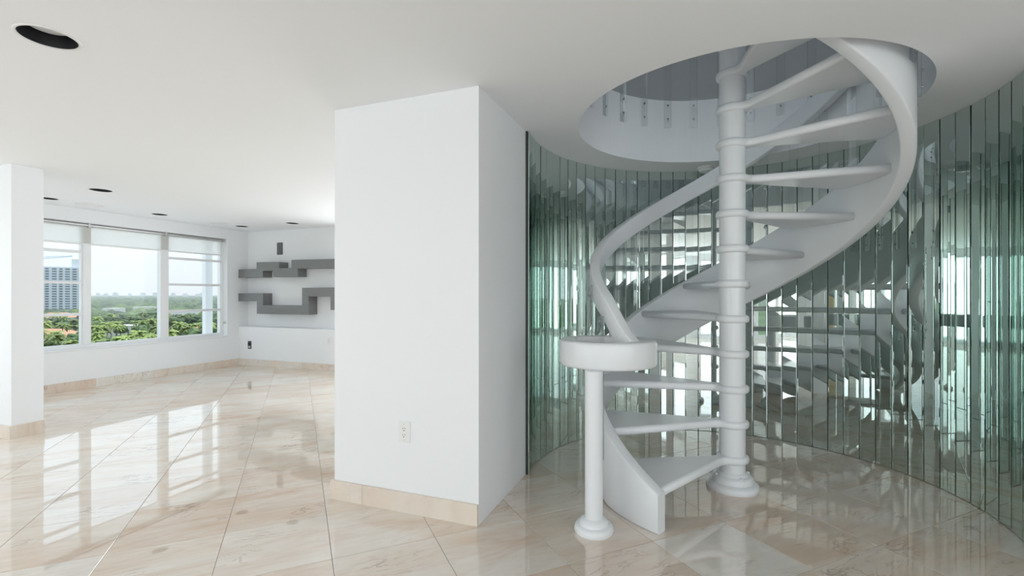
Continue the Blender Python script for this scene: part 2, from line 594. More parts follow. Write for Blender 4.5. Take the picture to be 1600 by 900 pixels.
# one bevelled mirror strip, copied round the curve
sw = 2 * MR * math.sin(R(STEP / 2))
hw = sw / 2 - 0.0028
bv, th = 0.0035, 0.0005
sv, sf = [], []
prof = [(-hw, 0.0), (-hw + bv, th), (hw - bv, th), (hw, 0.0), (hw, -0.006), (-hw, -0.006)]
for z in (0.004, H - 0.002):
    sv += [(p, q, z) for p, q in prof]
for i in range(6): sf.append((i, (i + 1) % 6, 6 + (i + 1) % 6, 6 + i))
sf += [(5, 4, 3, 2, 1, 0), (6, 7, 8, 9, 10, 11)]
strip_me = pyd('mirror_strip', sv, sf)
strip_me.materials.append(M_MIRROR)
rm = random.Random(3)
for i in range(NSTRIP):
    t_ = R(A0 - STEP * (i + 0.5))
    rr = MR * math.cos(R(STEP / 2)) + 0.002
    o = link('mirror_strip', strip_me, None, alcove)
    o.location = (MC[0] + rr * math.cos(t_), MC[1] + rr * math.sin(t_), 0)
    o.rotation_euler = (R(rm.uniform(-0.06, 0.06)), 0, t_ + math.pi / 2 + R(rm.uniform(-0.22, 0.22)))

# upper storey around the opening
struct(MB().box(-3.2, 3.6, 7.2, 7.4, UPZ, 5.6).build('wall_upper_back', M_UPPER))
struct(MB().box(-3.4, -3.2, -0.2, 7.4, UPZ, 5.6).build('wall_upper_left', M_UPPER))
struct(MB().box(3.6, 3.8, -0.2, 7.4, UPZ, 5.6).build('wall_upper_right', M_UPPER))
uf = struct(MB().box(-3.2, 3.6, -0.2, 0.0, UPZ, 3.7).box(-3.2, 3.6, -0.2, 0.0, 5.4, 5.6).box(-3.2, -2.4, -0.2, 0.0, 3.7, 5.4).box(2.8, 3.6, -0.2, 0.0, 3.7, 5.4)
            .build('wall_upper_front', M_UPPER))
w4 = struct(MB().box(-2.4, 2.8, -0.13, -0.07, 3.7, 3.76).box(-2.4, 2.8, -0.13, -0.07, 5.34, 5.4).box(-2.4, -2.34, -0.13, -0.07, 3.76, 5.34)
            .box(2.74, 2.8, -0.13, -0.07, 3.76, 5.34).build('window_4_added', M_FRAME))  # unseen window, added to let light into the upper storey
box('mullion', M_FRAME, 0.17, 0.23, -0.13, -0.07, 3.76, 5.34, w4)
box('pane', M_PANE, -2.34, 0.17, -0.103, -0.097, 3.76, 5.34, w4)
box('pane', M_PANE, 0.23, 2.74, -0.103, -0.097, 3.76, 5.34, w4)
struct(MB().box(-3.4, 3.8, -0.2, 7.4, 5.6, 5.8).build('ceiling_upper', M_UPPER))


# ------------------------------------------------------------------ marble skirting, in slabs
def skirting(name, p, q, nrm, cuts, z1=0.118, t=0.02):
    p, q, nrm = Vector((*p, 0)), Vector((*q, 0)), Vector((*nrm, 0))
    d = (q - p); L = d.length; d.normalize()
    root = None
    edges_ = [0.0] + [c for c in cuts if c < L - 0.05] + [L]
    for i in range(len(edges_) - 1):
        a_ = p + d * (edges_[i] + (0.0007 if i else 0)); b_ = p + d * (edges_[i + 1] - 0.0007)
        mid = (a_ + b_) / 2
        pts = [(x - mid).to_2d() for x in (a_, b_, b_ + nrm * t, a_ + nrm * t)]
        m_ = MB().prism([tuple(k) for k in pts], -0.001, z1)
        if root is None:
            root = struct(m_.build(name, M_BASE, None, 0.002)); root.location = mid
            r0 = mid
        else:
            o = m_.build('marble_slab', M_BASE, root, 0.002)
            o.location = mid - r0
    return root


skirting('baseboard_pier', (PX0 - 0.02, PY), (PX1, PY), (0, -1), [0.13 + 0.12])
skirting('baseboard_left', (XW, 2.63), (XW, LEDGE_Y), (1, 0), [0.9, 1.55, 2.32, 2.7, 3.2])
skirting('baseboard_back', (XW + 0.02, LEDGE_Y), (PX0, LEDGE_Y), (0, -1), [0.75, 1.5, 2.1, 3.0, 3.9, 4.8])
skirting('baseboard_column', (-6.35, 2.40), (-5.73, 2.40), (0, -1), [])
skirting('baseboard_column_side', (-5.73, 2.38), (-5.73, 2.63), (1, 0), [])


# ------------------------------------------------------------------ windows
GX = -8.0


def window_side(name, y0, y1, mull, sections, label_glass=True):
    """aluminium window in the left wall; sections: list of (ya, yb, kind)"""
    root = struct(MB().box(GX - 0.04, GX + 0.04, y0, y1, WZ0, WZ0 + 0.055).box(GX - 0.04, GX + 0.04, y0, y1, WZ1 - 0.05, WZ1)
                  .box(GX - 0.04, GX + 0.04, y0, y0 + 0.045, WZ0 + 0.055, WZ1 - 0.05).box(GX - 0.04, GX + 0.04, y1 - 0.045, y1, WZ0 + 0.055, WZ1 - 0.05)
                  .build(name, M_FRAME))
    for a_, b_ in mull:
        m_ = MB().box(GX - 0.045, GX + 0.045, a_, b_, WZ0 + 0.05, WZ1 - 0.045)
        m_.build('mullion', M_FRAME, root, 0.004)
    for ya, yb, kind in sections:
        if kind == 'fixed':
            box('pane', M_PANE, GX - 0.003, GX + 0.003, ya, yb, WZ0 + 0.05, WZ1 - 0.045, root)
        else:
            zs = [WZ0 + 0.05, 1.025, 1.464, 1.897, WZ1 - 0.045]
            for k in range(4):
                z0, z1 = zs[k] + (0.009 if k else 0), zs[k + 1] - (0.009 if k < 3 else 0)
                s_ = MB().box(GX - 0.025, GX + 0.025, ya, yb, z0, z0 + 0.010).box(GX - 0.025, GX + 0.025, ya, yb, z1 - 0.010, z1)
                s_.box(GX - 0.025, GX + 0.025, ya, ya + 0.018, z0 + 0.010, z1 - 0.010).box(GX - 0.025, GX + 0.025, yb - 0.018, yb, z0 + 0.010, z1 - 0.010)
                so = s_.build('awning_sash', M_FRAME, root)
                box('pane', M_PANE, GX - 0.003, GX + 0.003, ya + 0.016, yb - 0.016, z0 + 0.009, z1 - 0.009, so)
            for k in (1, 2, 3):
                box('transom', M_FRAME, GX - 0.03, GX + 0.035, ya, yb, zs[k] - 0.0095, zs[k] + 0.0095, root)
    sill = MB().box(GX + 0.04, XW + 0.012, y0 + 0.001, y1 - 0.001, WZ0 - 0.018, WZ0 + 0.004)
    sill.build('window_sill', M_FRAME, root, 0.004)
    return root


window_side('window_1', WY0, WY1 + 0.01, [(4.085, 4.178), (5.118, 5.237)],
            [(WY0 + 0.045, 4.085, 'awning'), (4.178, 5.118, 'fixed'), (5.237, 6.18, 'awning')])
window_side('window_2_added', W2Y0, W2Y1, [(-3.2, -3.1), (-1.15, -1.05), (0.9, 1.0)],
            [(W2Y0 + 0.045, -3.2, 'awning'), (-3.1, -1.15, 'fixed'), (-1.05, 0.9, 'fixed'), (1.0, W2Y1 - 0.045, 'awning')])
# sliding glass doors in the rear wall, right part added to light the alcove
rw = MB().box(RX0, RX1, YS - 0.12, YS - 0.04, RZ0, RZ0 + 0.06).box(RX0, RX1, YS - 0.12, YS - 0.04, RZ1 - 0.06, RZ1)
rw.box(RX0, RX0 + 0.06, YS - 0.12, YS - 0.04, RZ0 + 0.06, RZ1 - 0.06).box(RX1 - 0.06, RX1, YS - 0.12, YS - 0.04, RZ0 + 0.06, RZ1 - 0.06)
rwin = struct(rw.build('window_3', M_FRAME))
nd = 8
for k in range(nd):
    xa = RX0 + 0.06 + (RX1 - RX0 - 0.12) * k / nd; xb = RX0 + 0.06 + (RX1 - RX0 - 0.12) * (k + 1) / nd
    s_ = MB().box(xa, xa + 0.05, YS - 0.1, YS - 0.05, RZ0 + 0.06, RZ1 - 0.06).box(xb - 0.05, xb, YS - 0.1, YS - 0.05, RZ0 + 0.06, RZ1 - 0.06)
    so = s_.build('door_stile', M_FRAME, rwin)
    box('pane', M_PANE, xa + 0.05, xb - 0.05, YS - 0.078, YS - 0.072, RZ0 + 0.06, RZ1 - 0.06, so)
# wooden door in the right wall
d1 = struct(box('door_1', M_WOODDOOR, XE - 0.03, XE, 0.9, 1.8, 0.004, 2.08, None, 0.004))
MB().box(XE - 0.045, XE, 0.82, 0.9, 0.002, 2.16).box(XE - 0.045, XE, 1.8, 1.88, 0.002, 2.16).box(XE - 0.045, XE, 0.9, 1.8, 2.08, 2.16).build('door_frame', M_FRAME, d1)
MB().box(XE - 0.08, XE - 0.03, 0.97, 1.0, 1.0, 1.02).box(XE - 0.09, XE - 0.07, 0.97, 1.10, 1.0, 1.02).build('door_handle', M_ALU, d1, 0.003)

# roller shade over the main window
sh = empty('roller_shade', (XW - 0.06, 4.63, WZ1))
ys0, ys1 = WY0 + 0.03 - 4.63, WY1 - 0.04 - 4.63
tube = MB()
segs = 14
for yv in (ys0, ys1):
    for i in range(segs):
        a_ = 2 * math.pi * i / segs
        tube.v.append((0.022 * math.cos(a_), yv, -0.028 + 0.022 * math.sin(a_)))
tube.f = [(i, (i + 1) % segs, segs + (i + 1) % segs, segs + i) for i in range(segs)] + [tuple(range(segs - 1, -1, -1)), tuple(range(segs, 2 * segs))]
tube.build('roller_tube', M_ALU, sh)
box('fabric', M_SHADE, -0.0235, -0.0225, ys0 + 0.01, ys1 - 0.02, -0.285, -0.028, sh)
box('hem_bar', M_PLASTIC, -0.031, -0.015, ys0 + 0.01, ys1 - 0.02, -0.305, -0.283, sh, 0.003)
for yb_ in (ys0 - 0.01, 4.13 - 4.63, 5.17 - 4.63, ys1 + 0.004):
    box('bracket', M_ALU, -0.03, 0.028, yb_ - 0.012, yb_ + 0.012, -0.055, 0.0, sh, 0.002)
box('header_rail', M_ALU, -0.02, 0.02, ys0, ys1, -0.006, 0.0, sh)
ch_ = MB()
ch_.bar((0.0, ys1 + 0.02, -0.03), (0.0, ys1 + 0.02, -1.5), 0.005).bar((0.016, ys1 + 0.02, -0.03), (0.016, ys1 + 0.02, -1.5), 0.005)
ch_.build('bead_chain', M_PLASTIC, sh)
box('chain_tensioner', M_ALU, -0.006, 0.024, ys1 + 0.012, ys1 + 0.03, -1.53, -1.49, sh, 0.003)
tag(sh, 'translucent white roller shade half raised across the top of the window', 'roller shade')

# white post standing outside the window
post = MB().box(-8.5, -8.4, 6.2, 6.34, -1.2, 3.0)
post.box(-8.53, -8.37, 6.17, 6.37, -1.2, -1.0)
po = post.build('balcony_post', M_FRAME, None, 0.01)
tag(po, 'white square post standing just outside the window', 'post')


# ------------------------------------------------------------------ spiral staircase
def W(th_deg, r_):            # polar position about the stair axis, angle in degrees
    t_ = R(th_deg + YAW)
    return (r_ * math.cos(t_), r_ * math.sin(t_))


RISE, ASTEP = 0.2346, 26.1
TH1 = 221.6                   # nose angle of the first tread
SLOPE = RISE / ASTEP
stair = empty('spiral_staircase', (*SC, 0))
tag(stair, 'white spiral staircase with open treads winding up through the round ceiling opening', 'staircase')

pole = MB().lathe([(0.082, 0.03), (0.082, 4.0)], 40).build('pole', M_STAIR, stair)
smooth_by_angle(pole)
bs = MB().lathe([(0.163, -0.001), (0.166, 0.012), (0.163, 0.03), (0.150, 0.042), (0.130, 0.048), (0.128, 0.075), (0.120, 0.088), (0.100, 0.092), (0.092, 0.11), (0.08, 0.115)], 56)
bo = bs.build('pole_base', M_STAIR, pole); smooth_by_angle(bo, 50)
for k in range(4):
    a_ = R(25 + 90 * k)
    b_ = MB().lathe([(0.009, 0.085), (0.009, 0.1), (0.004, 0.103)], 10, 0.112 * math.cos(a_), 0.112 * math.sin(a_)).build('bolt', M_STAIR, bo)

HALF = 17.4


def tread_outline(half, r_end, flare=True):
    up = []
    rc = 0.104
    xs = [-rc * math.cos(R(a_)) for a_ in range(0, 90, 10)] + [0.0, 0.015, 0.03, 0.045, 0.06, 0.075, 0.09, 0.105, 0.12, 0.14, 0.16, 0.18, 0.2, 0.225, 0.25, 0.3, 0.36]
    for x in xs:
        if x <= 0.065: c = math.sqrt(max(rc * rc - x * x, 0))
        else: c = math.sqrt(rc * rc - 0.065 ** 2) * math.exp(-(x - 0.065) / 0.055)
        wd = max(x, 0) * math.tan(R(half))
        up.append((x, (c ** 3 + wd ** 3) ** (1 / 3)))
    up[0] = (-rc, 0.0)
    end = []
    for i in range(9):
        a_ = R(half - 2 * half * i / 8)
        end.append((r_end * math.cos(a_), r_end * math.sin(a_)))
    low = [(x, -y) for x, y in reversed(up[1:])]
    return up + end + low


def tread_mesh(half, r_end):
    pts = tread_outline(half, r_end)
    m_ = MB().prism(pts, -0.0265, 0.0265)
    me = pyd('tread', m_.v, m_.f)
    bm_ = bmesh.new(); bm_.from_mesh(me)
    ed = [e_ for e_ in bm_.edges if len(e_.link_faces) == 2 and abs(e_.verts[0].co.z - e_.verts[1].co.z) < 1e-6]
    bmesh.ops.bevel(bm_, geom=ed, offset=0.021, segments=4, affect='EDGES', profile=0.5)
    for f_ in bm_.faces: f_.smooth = len(f_.verts) == 4
    bm_.to_mesh(me); bm_.free()
    me.materials.append(M_STAIR)
    return me


tr_me = tread_mesh(HALF, 0.895)
NT = 12
for k in range(NT):
    o = link('tread', tr_me, None, stair)
    o.location = (0, 0, 0.2 + RISE * k)
    o.rotation_euler = (0, 0, R(TH1 - HALF - ASTEP * k + YAW))
land_me = tread_mesh(24, 1.06)
lo_ = link('landing_tread', land_me, None, stair)
lo_.location = (0, 0, 0.2 + RISE * NT - 0.012)
lo_.rotation_euler = (0, 0, R(TH1 - 24 - ASTEP * NT + YAW))


def band(name, ths, zt, zb, r0, r1, m, parent, bev=0.010):
    """curved board: outer radius r1, inner r0, top zt(th), bottom zb(th)"""
    v_, f_ = [], []
    prof_n = None
    for th_ in ths:
        t1, b1 = zt(th_), zb(th_)
        ra, rb_ = (r0, r1) if not callable(r0) else (r0(th_), r1(th_))
        c = bev
        q = 0.3 * c
        prof_ = [(ra + c, t1), (rb_ - c, t1), (rb_ - q, t1 - q), (rb_, t1 - c), (rb_, b1 + c), (rb_ - q, b1 + q), (rb_ - c, b1), (ra + c, b1), (ra + q, b1 + q), (ra, b1 + c), (ra, t1 - c), (ra + q, t1 - q)]
        prof_n = len(prof_)
        for r_, z in prof_: v_.append((*W(th_, r_), z))
    for i in range(len(ths) - 1):
        for k in range(prof_n):
            k2 = (k + 1) % prof_n
            f_.append((i * prof_n + k, i * prof_n + k2, (i + 1) * prof_n + k2, (i + 1) * prof_n + k))
    f_.append(tuple(range(prof_n))); b_ = (len(ths) - 1) * prof_n
    f_.append(tuple(b_ + k for k in range(prof_n - 1, -1, -1)))
    o = link(name, pyd(name, v_, f_), m, parent)
    smooth_by_angle(o, 50)
    return o


def s_top(th_): return 0.222 + SLOPE * (TH1 + 0.5 - th_)


def s_bot(th_):
    x = SLOPE * (195.0 - th_)
    return max(0.0, 0.5 * (x + math.sqrt(x * x + 0.0016)) - 0.0035) if th_ < 206 else 0.0


R_IN, R_OUT = 0.878, 0.952
n_s = 170
ths = [222.6 + (-106 - 222.6) * i / n_s for i in range(n_s + 1)]
band('stringer', ths, s_top, s_bot, R_IN, R_OUT, M_STAIR, stair)


def sstep(x): x = min(max(x, 0), 1); return x * x * (3 - 2 * x)


def h_top(th_): return 1.053 + SLOPE * (TH1 - th_) - 0.105 * sstep((th_ - 192) / 20)


def h_bot(th_): return h_top(th_) - 0.15


ths_h = [212.5 + (-100 - 212.5) * i / n_s for i in range(n_s + 1)]
band('handrail', ths_h, h_top, h_bot, R_IN + 0.002, R_OUT - 0.002, M_STAIR, stair)
# ring volute in which the handrail ends
rc_ = Vector((-0.909, -0.32, 0)); rot = Matrix.Rotation(R(YAW), 3, 'Z')
rcw = rot @ rc_
pr = []
ro, ri, zt_, zb_, c_ = 0.29, 0.185, 1.032, 0.878, 0.016
pr = [(ri, zb_ + c_), (ri + c_ * 0.3, zb_ + c_ * 0.3), (ri + c_, zb_), (ro - c_, zb_), (ro - c_ * 0.3, zb_ + c_ * 0.3), (ro, zb_ + c_), (ro, zt_ - c_), (ro - c_ * 0.3, zt_ - c_ * 0.3), (ro - c_, zt_), (ri + c_, zt_), (ri + c_ * 0.3, zt_ - c_ * 0.3), (ri, zt_ - c_), (ri, zb_ + c_)]
vo = MB().lathe(pr, 72, rcw.x, rcw.y, cap=False).build('handrail_volute', M_STAIR, stair)
smooth_by_angle(vo, 50)
# newel post
nx, ny = -0.506 - SC[0], 2.610 - SC[1]
nw = MB().lathe([(0.104, -0.001), (0.107, 0.01), (0.105, 0.028), (0.097, 0.038), (0.082, 0.042), (0.080, 0.052), (0.074, 0.064), (0.062, 0.07), (0.049, 0.076), (0.049, zb_ + 0.004)], 40, nx, ny)
no = nw.build('newel_post', M_STAIR, stair); smooth_by_angle(no, 50)

# clear acrylic balusters bolted to the outside of stringer and handrail
bal_w, bal_t = 0.062, 0.018


def baluster(parent, x, y, ang, z0, z1, bolts, zoff=0.0, inward=False):
    """plate standing tangentially at (x, y); ang = outward direction"""
    h_ = z1 - z0
    me = bal_cache.get(round(h_, 3))
    if me is None:
        m_ = MB().box(-bal_t / 2, bal_t / 2, -bal_w / 2, bal_w / 2, 0, h_)
        me = pyd('baluster', m_.v, m_.f)
        bm_ = bmesh.new(); bm_.from_mesh(me)
        bmesh.ops.bevel(bm_, geom=bm_.edges[:], offset=0.003, segments=1, affect='EDGES')
        bm_.to_mesh(me); bm_.free()
        me.materials.append(M_ACRYL)
        bal_cache[round(h_, 3)] = me
    o = link('baluster', me, None, parent)
    o.location = (x, y, z0)
    o.rotation_euler = (0, 0, ang)
    for bz in bolts:
        b_ = link('bolt', bolt_me, None, o)
        b_.location = ((-1 if inward else 1) * (bal_t / 2 + 0.001), 0, bz)
        b_.rotation_euler = (0, R(90), 0)
    return o


bal_cache = {}
bmb = MB().lathe([(0.008, -0.003), (0.008, 0.004), (0.005, 0.006)], 12)
bolt_me = pyd('bolt', bmb.v, bmb.f)
bolt_me.materials.append(M_BOLT)
k = 0
th_ = TH1 - 27.5
while th_ > -95:
    z0 = s_top(th_) - 0.20
    z1 = h_bot(th_) + 0.10
    if th_ > 190: z1 = h_bot(th_) + 0.02
    x, y = W(th_, R_OUT + bal_t / 2 + 0.0005)
    baluster(stair, x, y, R(th_ + YAW), z0, z1, (0.045, 0.135, (z1 - z0) - 0.03, (z1 - z0) - 0.075))
    th_ -= ASTEP / 2

# upper guard rail of the same acrylic plates on the edge of the opening
guard = empty('upper_guard_rail', (*SC, UPZ))
tag(guard, 'clear acrylic guard rail plates bolted inside the edge of the round opening', 'guard rail')
ga = [168.2 - 12.9 * i for i in range(-1, 20)]
for g_ in ga:
    if g_ < -62: continue
    t_ = R(g_)
    rr = HOLE - bal_t / 2 - 0.0005
    baluster(guard, rr * math.cos(t_), rr * math.sin(t_), t_, -0.245, 0.86, (0.075, 0.195), inward=True)
gr = MB()
gths = [184 - 250 * i / 90 for i in range(91)]
pf = [(HOLE - 0.06, 0.78), (HOLE - 0.019, 0.78), (HOLE - 0.019, 0.93), (HOLE - 0.06, 0.93)]
for g_ in gths:
    t_ = R(g_)
    gr.v += [(r_ * math.cos(t_), r_ * math.sin(t_), z) for r_, z in pf]
for i in range(90):
    for q in range(4):
        q2 = (q + 1) % 4
        gr.f.append((i * 4 + q, i * 4 + q2, i * 4 + 4 + q2, i * 4 + 4 + q))
gr.f += [(0, 1, 2, 3), (363, 362, 361, 360)]
go = gr.build('guard_handrail', M_STAIR, guard)

# ------------------------------------------------------------------ downlights, speakers, detector
DL_LAB = ['recessed black downlight alone in the ceiling of the stair hall',
          'recessed black downlight away from the walls, between the white column and the shelf wall',
          'recessed black downlight at the window wall close to the white column',
          'recessed black downlight over the middle of the window',
          'recessed black downlight in the corner between window and shelf wall',
          'recessed black downlight above the grey wall shelves']
for (x, y, r_), lab in zip(LIGHTS, DL_LAB):
    rt = empty('downlight', (x, y, H))
    tag(rt, lab, 'downlight', 'recessed ceiling downlights')
    tr = MB().lathe([(r_ - 0.014, 0.001), (r_ - 0.012, -0.004), (r_ - 0.003, -0.004), (r_, 0.001)], 48, cap=False).build('trim_ring', M_PLASTIC, rt)
    bf = MB().lathe([(r_ - 0.015, -0.001), (r_ - 0.018, 0.05), (r_ - 0.028, 0.09), (r_ - 0.030, 0.12)], 48, cap=False).build('baffle', M_CAN, rt)
    smooth_by_angle(bf, 60)
    ln = MB().lathe([(r_ - 0.032, 0.118), (r_ - 0.032, 0.062), (r_ - 0.040, 0.050), (r_ - 0.065, 0.046)], 40).build('lamp_lens', M_GLASSLENS, rt)
for (x, y, r_), lab in zip([(-7.42, 3.885, 0.15), (-7.32, 5.64, 0.135)],
                           ['flat round white ceiling speaker by the window near the white column', 'flat round white ceiling speaker between two downlights by the window']):
    rt = empty('ceiling_speaker', (x, y, H))
    tag(rt, lab, 'speaker', 'white ceiling speakers')
    MB().lathe([(r_, 0.001), (r_ - 0.004, -0.006), (r_ - 0.016, -0.007), (r_ - 0.018, -0.003)], 48, cap=False).build('rim', M_PLASTIC, rt)
    MB().lathe([(r_ - 0.017, 0.0005), (r_ - 0.018, -0.0035), (0.02, -0.005)], 48).build('grille', M_PLASTIC, rt)
sd = empty('smoke_detector', (0.12, 4.765, H))
tag(sd, 'small round white smoke detector on the ceiling in front of the mirrors', 'smoke detector')
MB().lathe([(0.072, 0.001), (0.072, -0.014), (0.066, -0.018)], 40).build('mounting_plate', M_PLASTIC, sd)
MB().lathe([(0.060, -0.015), (0.064, -0.022), (0.060, -0.038), (0.040, -0.046), (0.015, -0.047)], 40).build('sensor_body', M_PLASTIC, sd)


# ------------------------------------------------------------------ meander shelves on the back wall
def shelf(name, pts, lab):
    yf, yb = LEDGE_Y - 0.01, YN - 0.0005
    xm = sum(p[0] for p in pts) / len(pts)
    zm = min(p[1] for p in pts)
    v_ = [(x - xm, 0.0, z - zm) for x, z in pts] + [(x - xm, yb - yf, z - zm) for x, z in pts]
    n = len(pts)
    f_ = [tuple(range(n)), tuple(range(2 * n - 1, n - 1, -1))] + [(i, n + i, n + (i + 1) % n, (i + 1) % n) for i in range(n)]
    o = link(name, pyd(name, v_, f_), M_SHELF)
    o.location = (xm, yf, zm)
    md = o.modifiers.new('soft_edges', 'BEVEL'); md.width = 0.003; md.segments = 1; md.limit_method = 'ANGLE'
    return tag(o, lab, 'shelf', 'grey metal wall shelves')


XL = XW + 0.0005
shelf('wall_shelf', [(XL, 1.765), (-7.42, 1.765), (-7.42, 1.888), (-6.876, 1.88), (-6.876, 1.768), (-6.596, 1.768), (-6.596, 1.908), (-5.40, 1.90),
                     (-5.40, 1.745), (-6.447, 1.752), (-6.447, 1.61), (-7.022, 1.61), (-7.022, 1.727), (-7.264, 1.727), (-7.264, 1.61), (XL, 1.61)],
      'upper brushed grey metal wall shelf with shallow steps')
shelf('wall_shelf', [(XL, 1.32), (-7.264, 1.32), (-7.264, 1.103), (-6.355, 1.103), (-6.355, 1.416), (-5.585, 1.416), (-5.585, 1.036), (-5.735, 1.036),
                     (-5.735, 1.264), (-6.209, 1.264), (-6.209, 0.947), (-7.411, 0.947), (-7.411, 1.176), (XL, 1.176)],
      'lower brushed grey metal wall shelf with a deep dip and hanging end')
sk = empty('wall_speaker', (-7.078, YN, 2.03))
tag(sk, 'small dark rectangular speaker grille set high on the shelf wall', 'speaker')
MB().box(-0.068, 0.068, -0.008, 0.0005, 0, 0.222).build('speaker_frame', M_GRILLE, sk, 0.003)
for k in range(9):
    box('slat', M_SHELF, -0.055, 0.055, -0.011, -0.007, 0.016 + k * 0.022, 0.026 + k * 0.022, sk)


def outlet(name, loc, lab, dark=False, wv=0.080, hv=0.128):
    rt = empty(name, loc)
    tag(rt, lab, 'outlet')
    if dark:
        MB().box(-wv / 2, wv / 2, -0.004, 0.0005, 0, hv).build('box_plate', M_GRILLE, rt, 0.001)
        MB().box(-wv / 2 + 0.015, wv / 2 - 0.015, -0.02, -0.004, hv * 0.45, hv * 0.8).build('connector', M_SLOT, rt, 0.002)
        MB().box(-wv / 2 + 0.02, wv / 2 - 0.02, -0.012, -0.004, hv * 0.12, hv * 0.38).build('connector', M_ALU, rt, 0.002)
        return rt
    MB().box(-wv / 2, wv / 2, -0.0065, 0.0005, 0, hv).build('face_plate', M_PLASTIC, rt, 0.003)
    ins = MB().box(-0.0175, 0.0175, -0.009, -0.006, hv / 2 - 0.034, hv / 2 + 0.034).build('socket_insert', M_PLASTIC, rt, 0.001)
    for zc in (hv / 2 + 0.019, hv / 2 - 0.019):
        MB().box(-0.0085, -0.0058, -0.0094, -0.0088, zc - 0.001, zc + 0.008).box(0.0058, 0.0085, -0.0094, -0.0088, zc - 0.001, zc + 0.008) \
            .box(-0.003, 0.003, -0.0094, -0.0088, zc - 0.012, zc - 0.006).build('slots', M_SLOT, ins)
    for zc in (hv / 2 + 0.048, hv / 2 - 0.048):
        s_ = MB().box(-0.003, 0.003, -0.0072, -0.0064, zc - 0.003, zc + 0.003).build('screw', M_ALU, rt)
    return rt


outlet('wall_outlet', (-1.614, PY, 0.413), 'white double power outlet low on the white pier')
outlet('wall_outlet', (-5.775, LEDGE_Y, 0.445), 'white power outlet on the low ledge wall below the shelves')
outlet('cable_outlet', (-7.595, LEDGE_Y, 0.30), 'dark open cable outlet low on the ledge wall in the corner', True, 0.085, 0.145)

# ------------------------------------------------------------------ the suburb outside
GZ = -28.0


def out_dir(px):              # horizontal unit direction through a given bearing
    l_ = (px - 800) / FPX
    v_ = Vector((l_ * cy_ - sy_, l_ * sy_ + cy_))
    return v_


def at(px, depth):
    v_ = out_dir(px) * depth
    return v_.x, v_.y


gme = pyd('suburb_ground', [(-9000, -3000, GZ), (-60, -3000, GZ), (-60, 9000, GZ), (-9000, 9000, GZ)], [(0, 1, 2, 3)])
struct(link('ground', gme, M_GROUND))


def blob(v_, f_, c, r_, sub, rnd, squash=0.8):
    bm_ = bmesh.new()
    bmesh.ops.create_icosphere(bm_, subdivisions=sub, radius=1.0)
    b_ = len(v_)
    o_ = Vector((rnd.uniform(0, 50), rnd.uniform(0, 50), rnd.uniform(0, 50)))
    bm_.verts.ensure_lookup_table()
    for q in bm_.verts:
        n_1 = noise.noise(q.co * 1.7 + o_) * 0.35 + noise.noise(q.co * 4.1 + o_) * 0.28
        p = q.co * r_ * (1 + n_1)
        v_.append((c[0] + p.x, c[1] + p.y, c[2] + p.z * squash))
    for q in bm_.faces: f_.append(tuple(b_ + z.index for z in q.verts))
    bm_.free()


crowns = []
for k in range(4):
    rnd = random.Random(40 + k)
    v_, f_ = [], []
    for q in range(9):
        a_ = rnd.uniform(0, 6.28); rr = rnd.uniform(0.2, 3.2)
        blob(v_, f_, (rr * math.cos(a_), rr * math.sin(a_), 6.2 + rnd.uniform(-1.2, 2.0) - rr * 0.25), rnd.uniform(1.6, 2.7), 2, rnd, 0.75)
    me = pyd('crown', v_, f_); me.materials.append(M_LEAF)
    m_ = MB().lathe([(0.4, 0), (0.25, 2.5), (0.2, 6.0)], 8)
    tme = pyd('trunk', m_.v, m_.f); tme.materials.append(M_BARK)
    crowns.append((me, tme))
palms = []
for k in range(3):
    rnd = random.Random(80 + k)
    v_, f_ = [], []
    hgt = 8.5 + k
    for q in range(22):
        a_ = q * 2.399 + rnd.uniform(-.2, .2)
        el = rnd.uniform(-0.3, 1.15)
        L = rnd.uniform(2.6, 3.6)
        d_ = Vector((math.cos(a_), math.sin(a_), 0)); s_ = Vector((-math.sin(a_), math.cos(a_), 0))
        b_ = len(v_)
        for t in range(7):
            u = t / 6
            p = d_ * L * u * math.cos(el * (1 - u * 0.4)) + Vector((0, 0, L * (math.sin(el) * u - 0.75 * u * u)))
            wv = 0.62 * math.sin(math.pi * min(0.08 + u * 0.9, 1)) + 0.04
            p.z += hgt
            v_ += [tuple(p - s_ * wv - Vector((0, 0, wv * 0.7))), tuple(p), tuple(p + s_ * wv - Vector((0, 0, wv * 0.7)))]
        for t in range(6):
            o_ = b_ + t * 3
            f_ += [(o_, o_ + 1, o_ + 4, o_ + 3), (o_ + 1, o_ + 2, o_ + 5, o_ + 4)]
    me = bpy.data.meshes.new('fronds'); me.from_pydata(v_, [], f_); me.materials.append(M_PALM)
    m_ = MB().lathe([(0.28, 0), (0.18, 2.5), (0.16, hgt - 0.1)], 8)
    tme = pyd('trunk', m_.v, m_.f); tme.materials.append(M_BARK)
    palms.append((me, tme))
rt_ = random.Random(11)
spots = []


def free(x, y, dmin):
    return all((x - a_) ** 2 + (y - b_) ** 2 > (dmin + e_) ** 2 for a_, b_, e_ in spots)


def plant(kind, x, y, s, rz):
    me, tme = (crowns[rt_.randrange(4)] if kind == 'tree' else palms[rt_.randrange(3)])
    o = empty('broadleaf_tree' if kind == 'tree' else 'palm_tree', (x, y, GZ - 0.05), rz)
    o.scale = (s, s, s * rt_.uniform(0.9, 1.1))
    link('trunk', tme, None, o)
    link('crown' if kind == 'tree' else 'fronds', me, None, o)
    if kind == 'tree': tag(o, 'round leafy green tree in the suburb below the window', 'tree', 'leafy trees in the suburb below the window')
    else: tag(o, 'palm tree with drooping fronds in the suburb below the window', 'palm tree', 'palms in the suburb below the window')
    spots.append((x, y, 2.6 * s if kind == 'tree' else 1.6 * s))


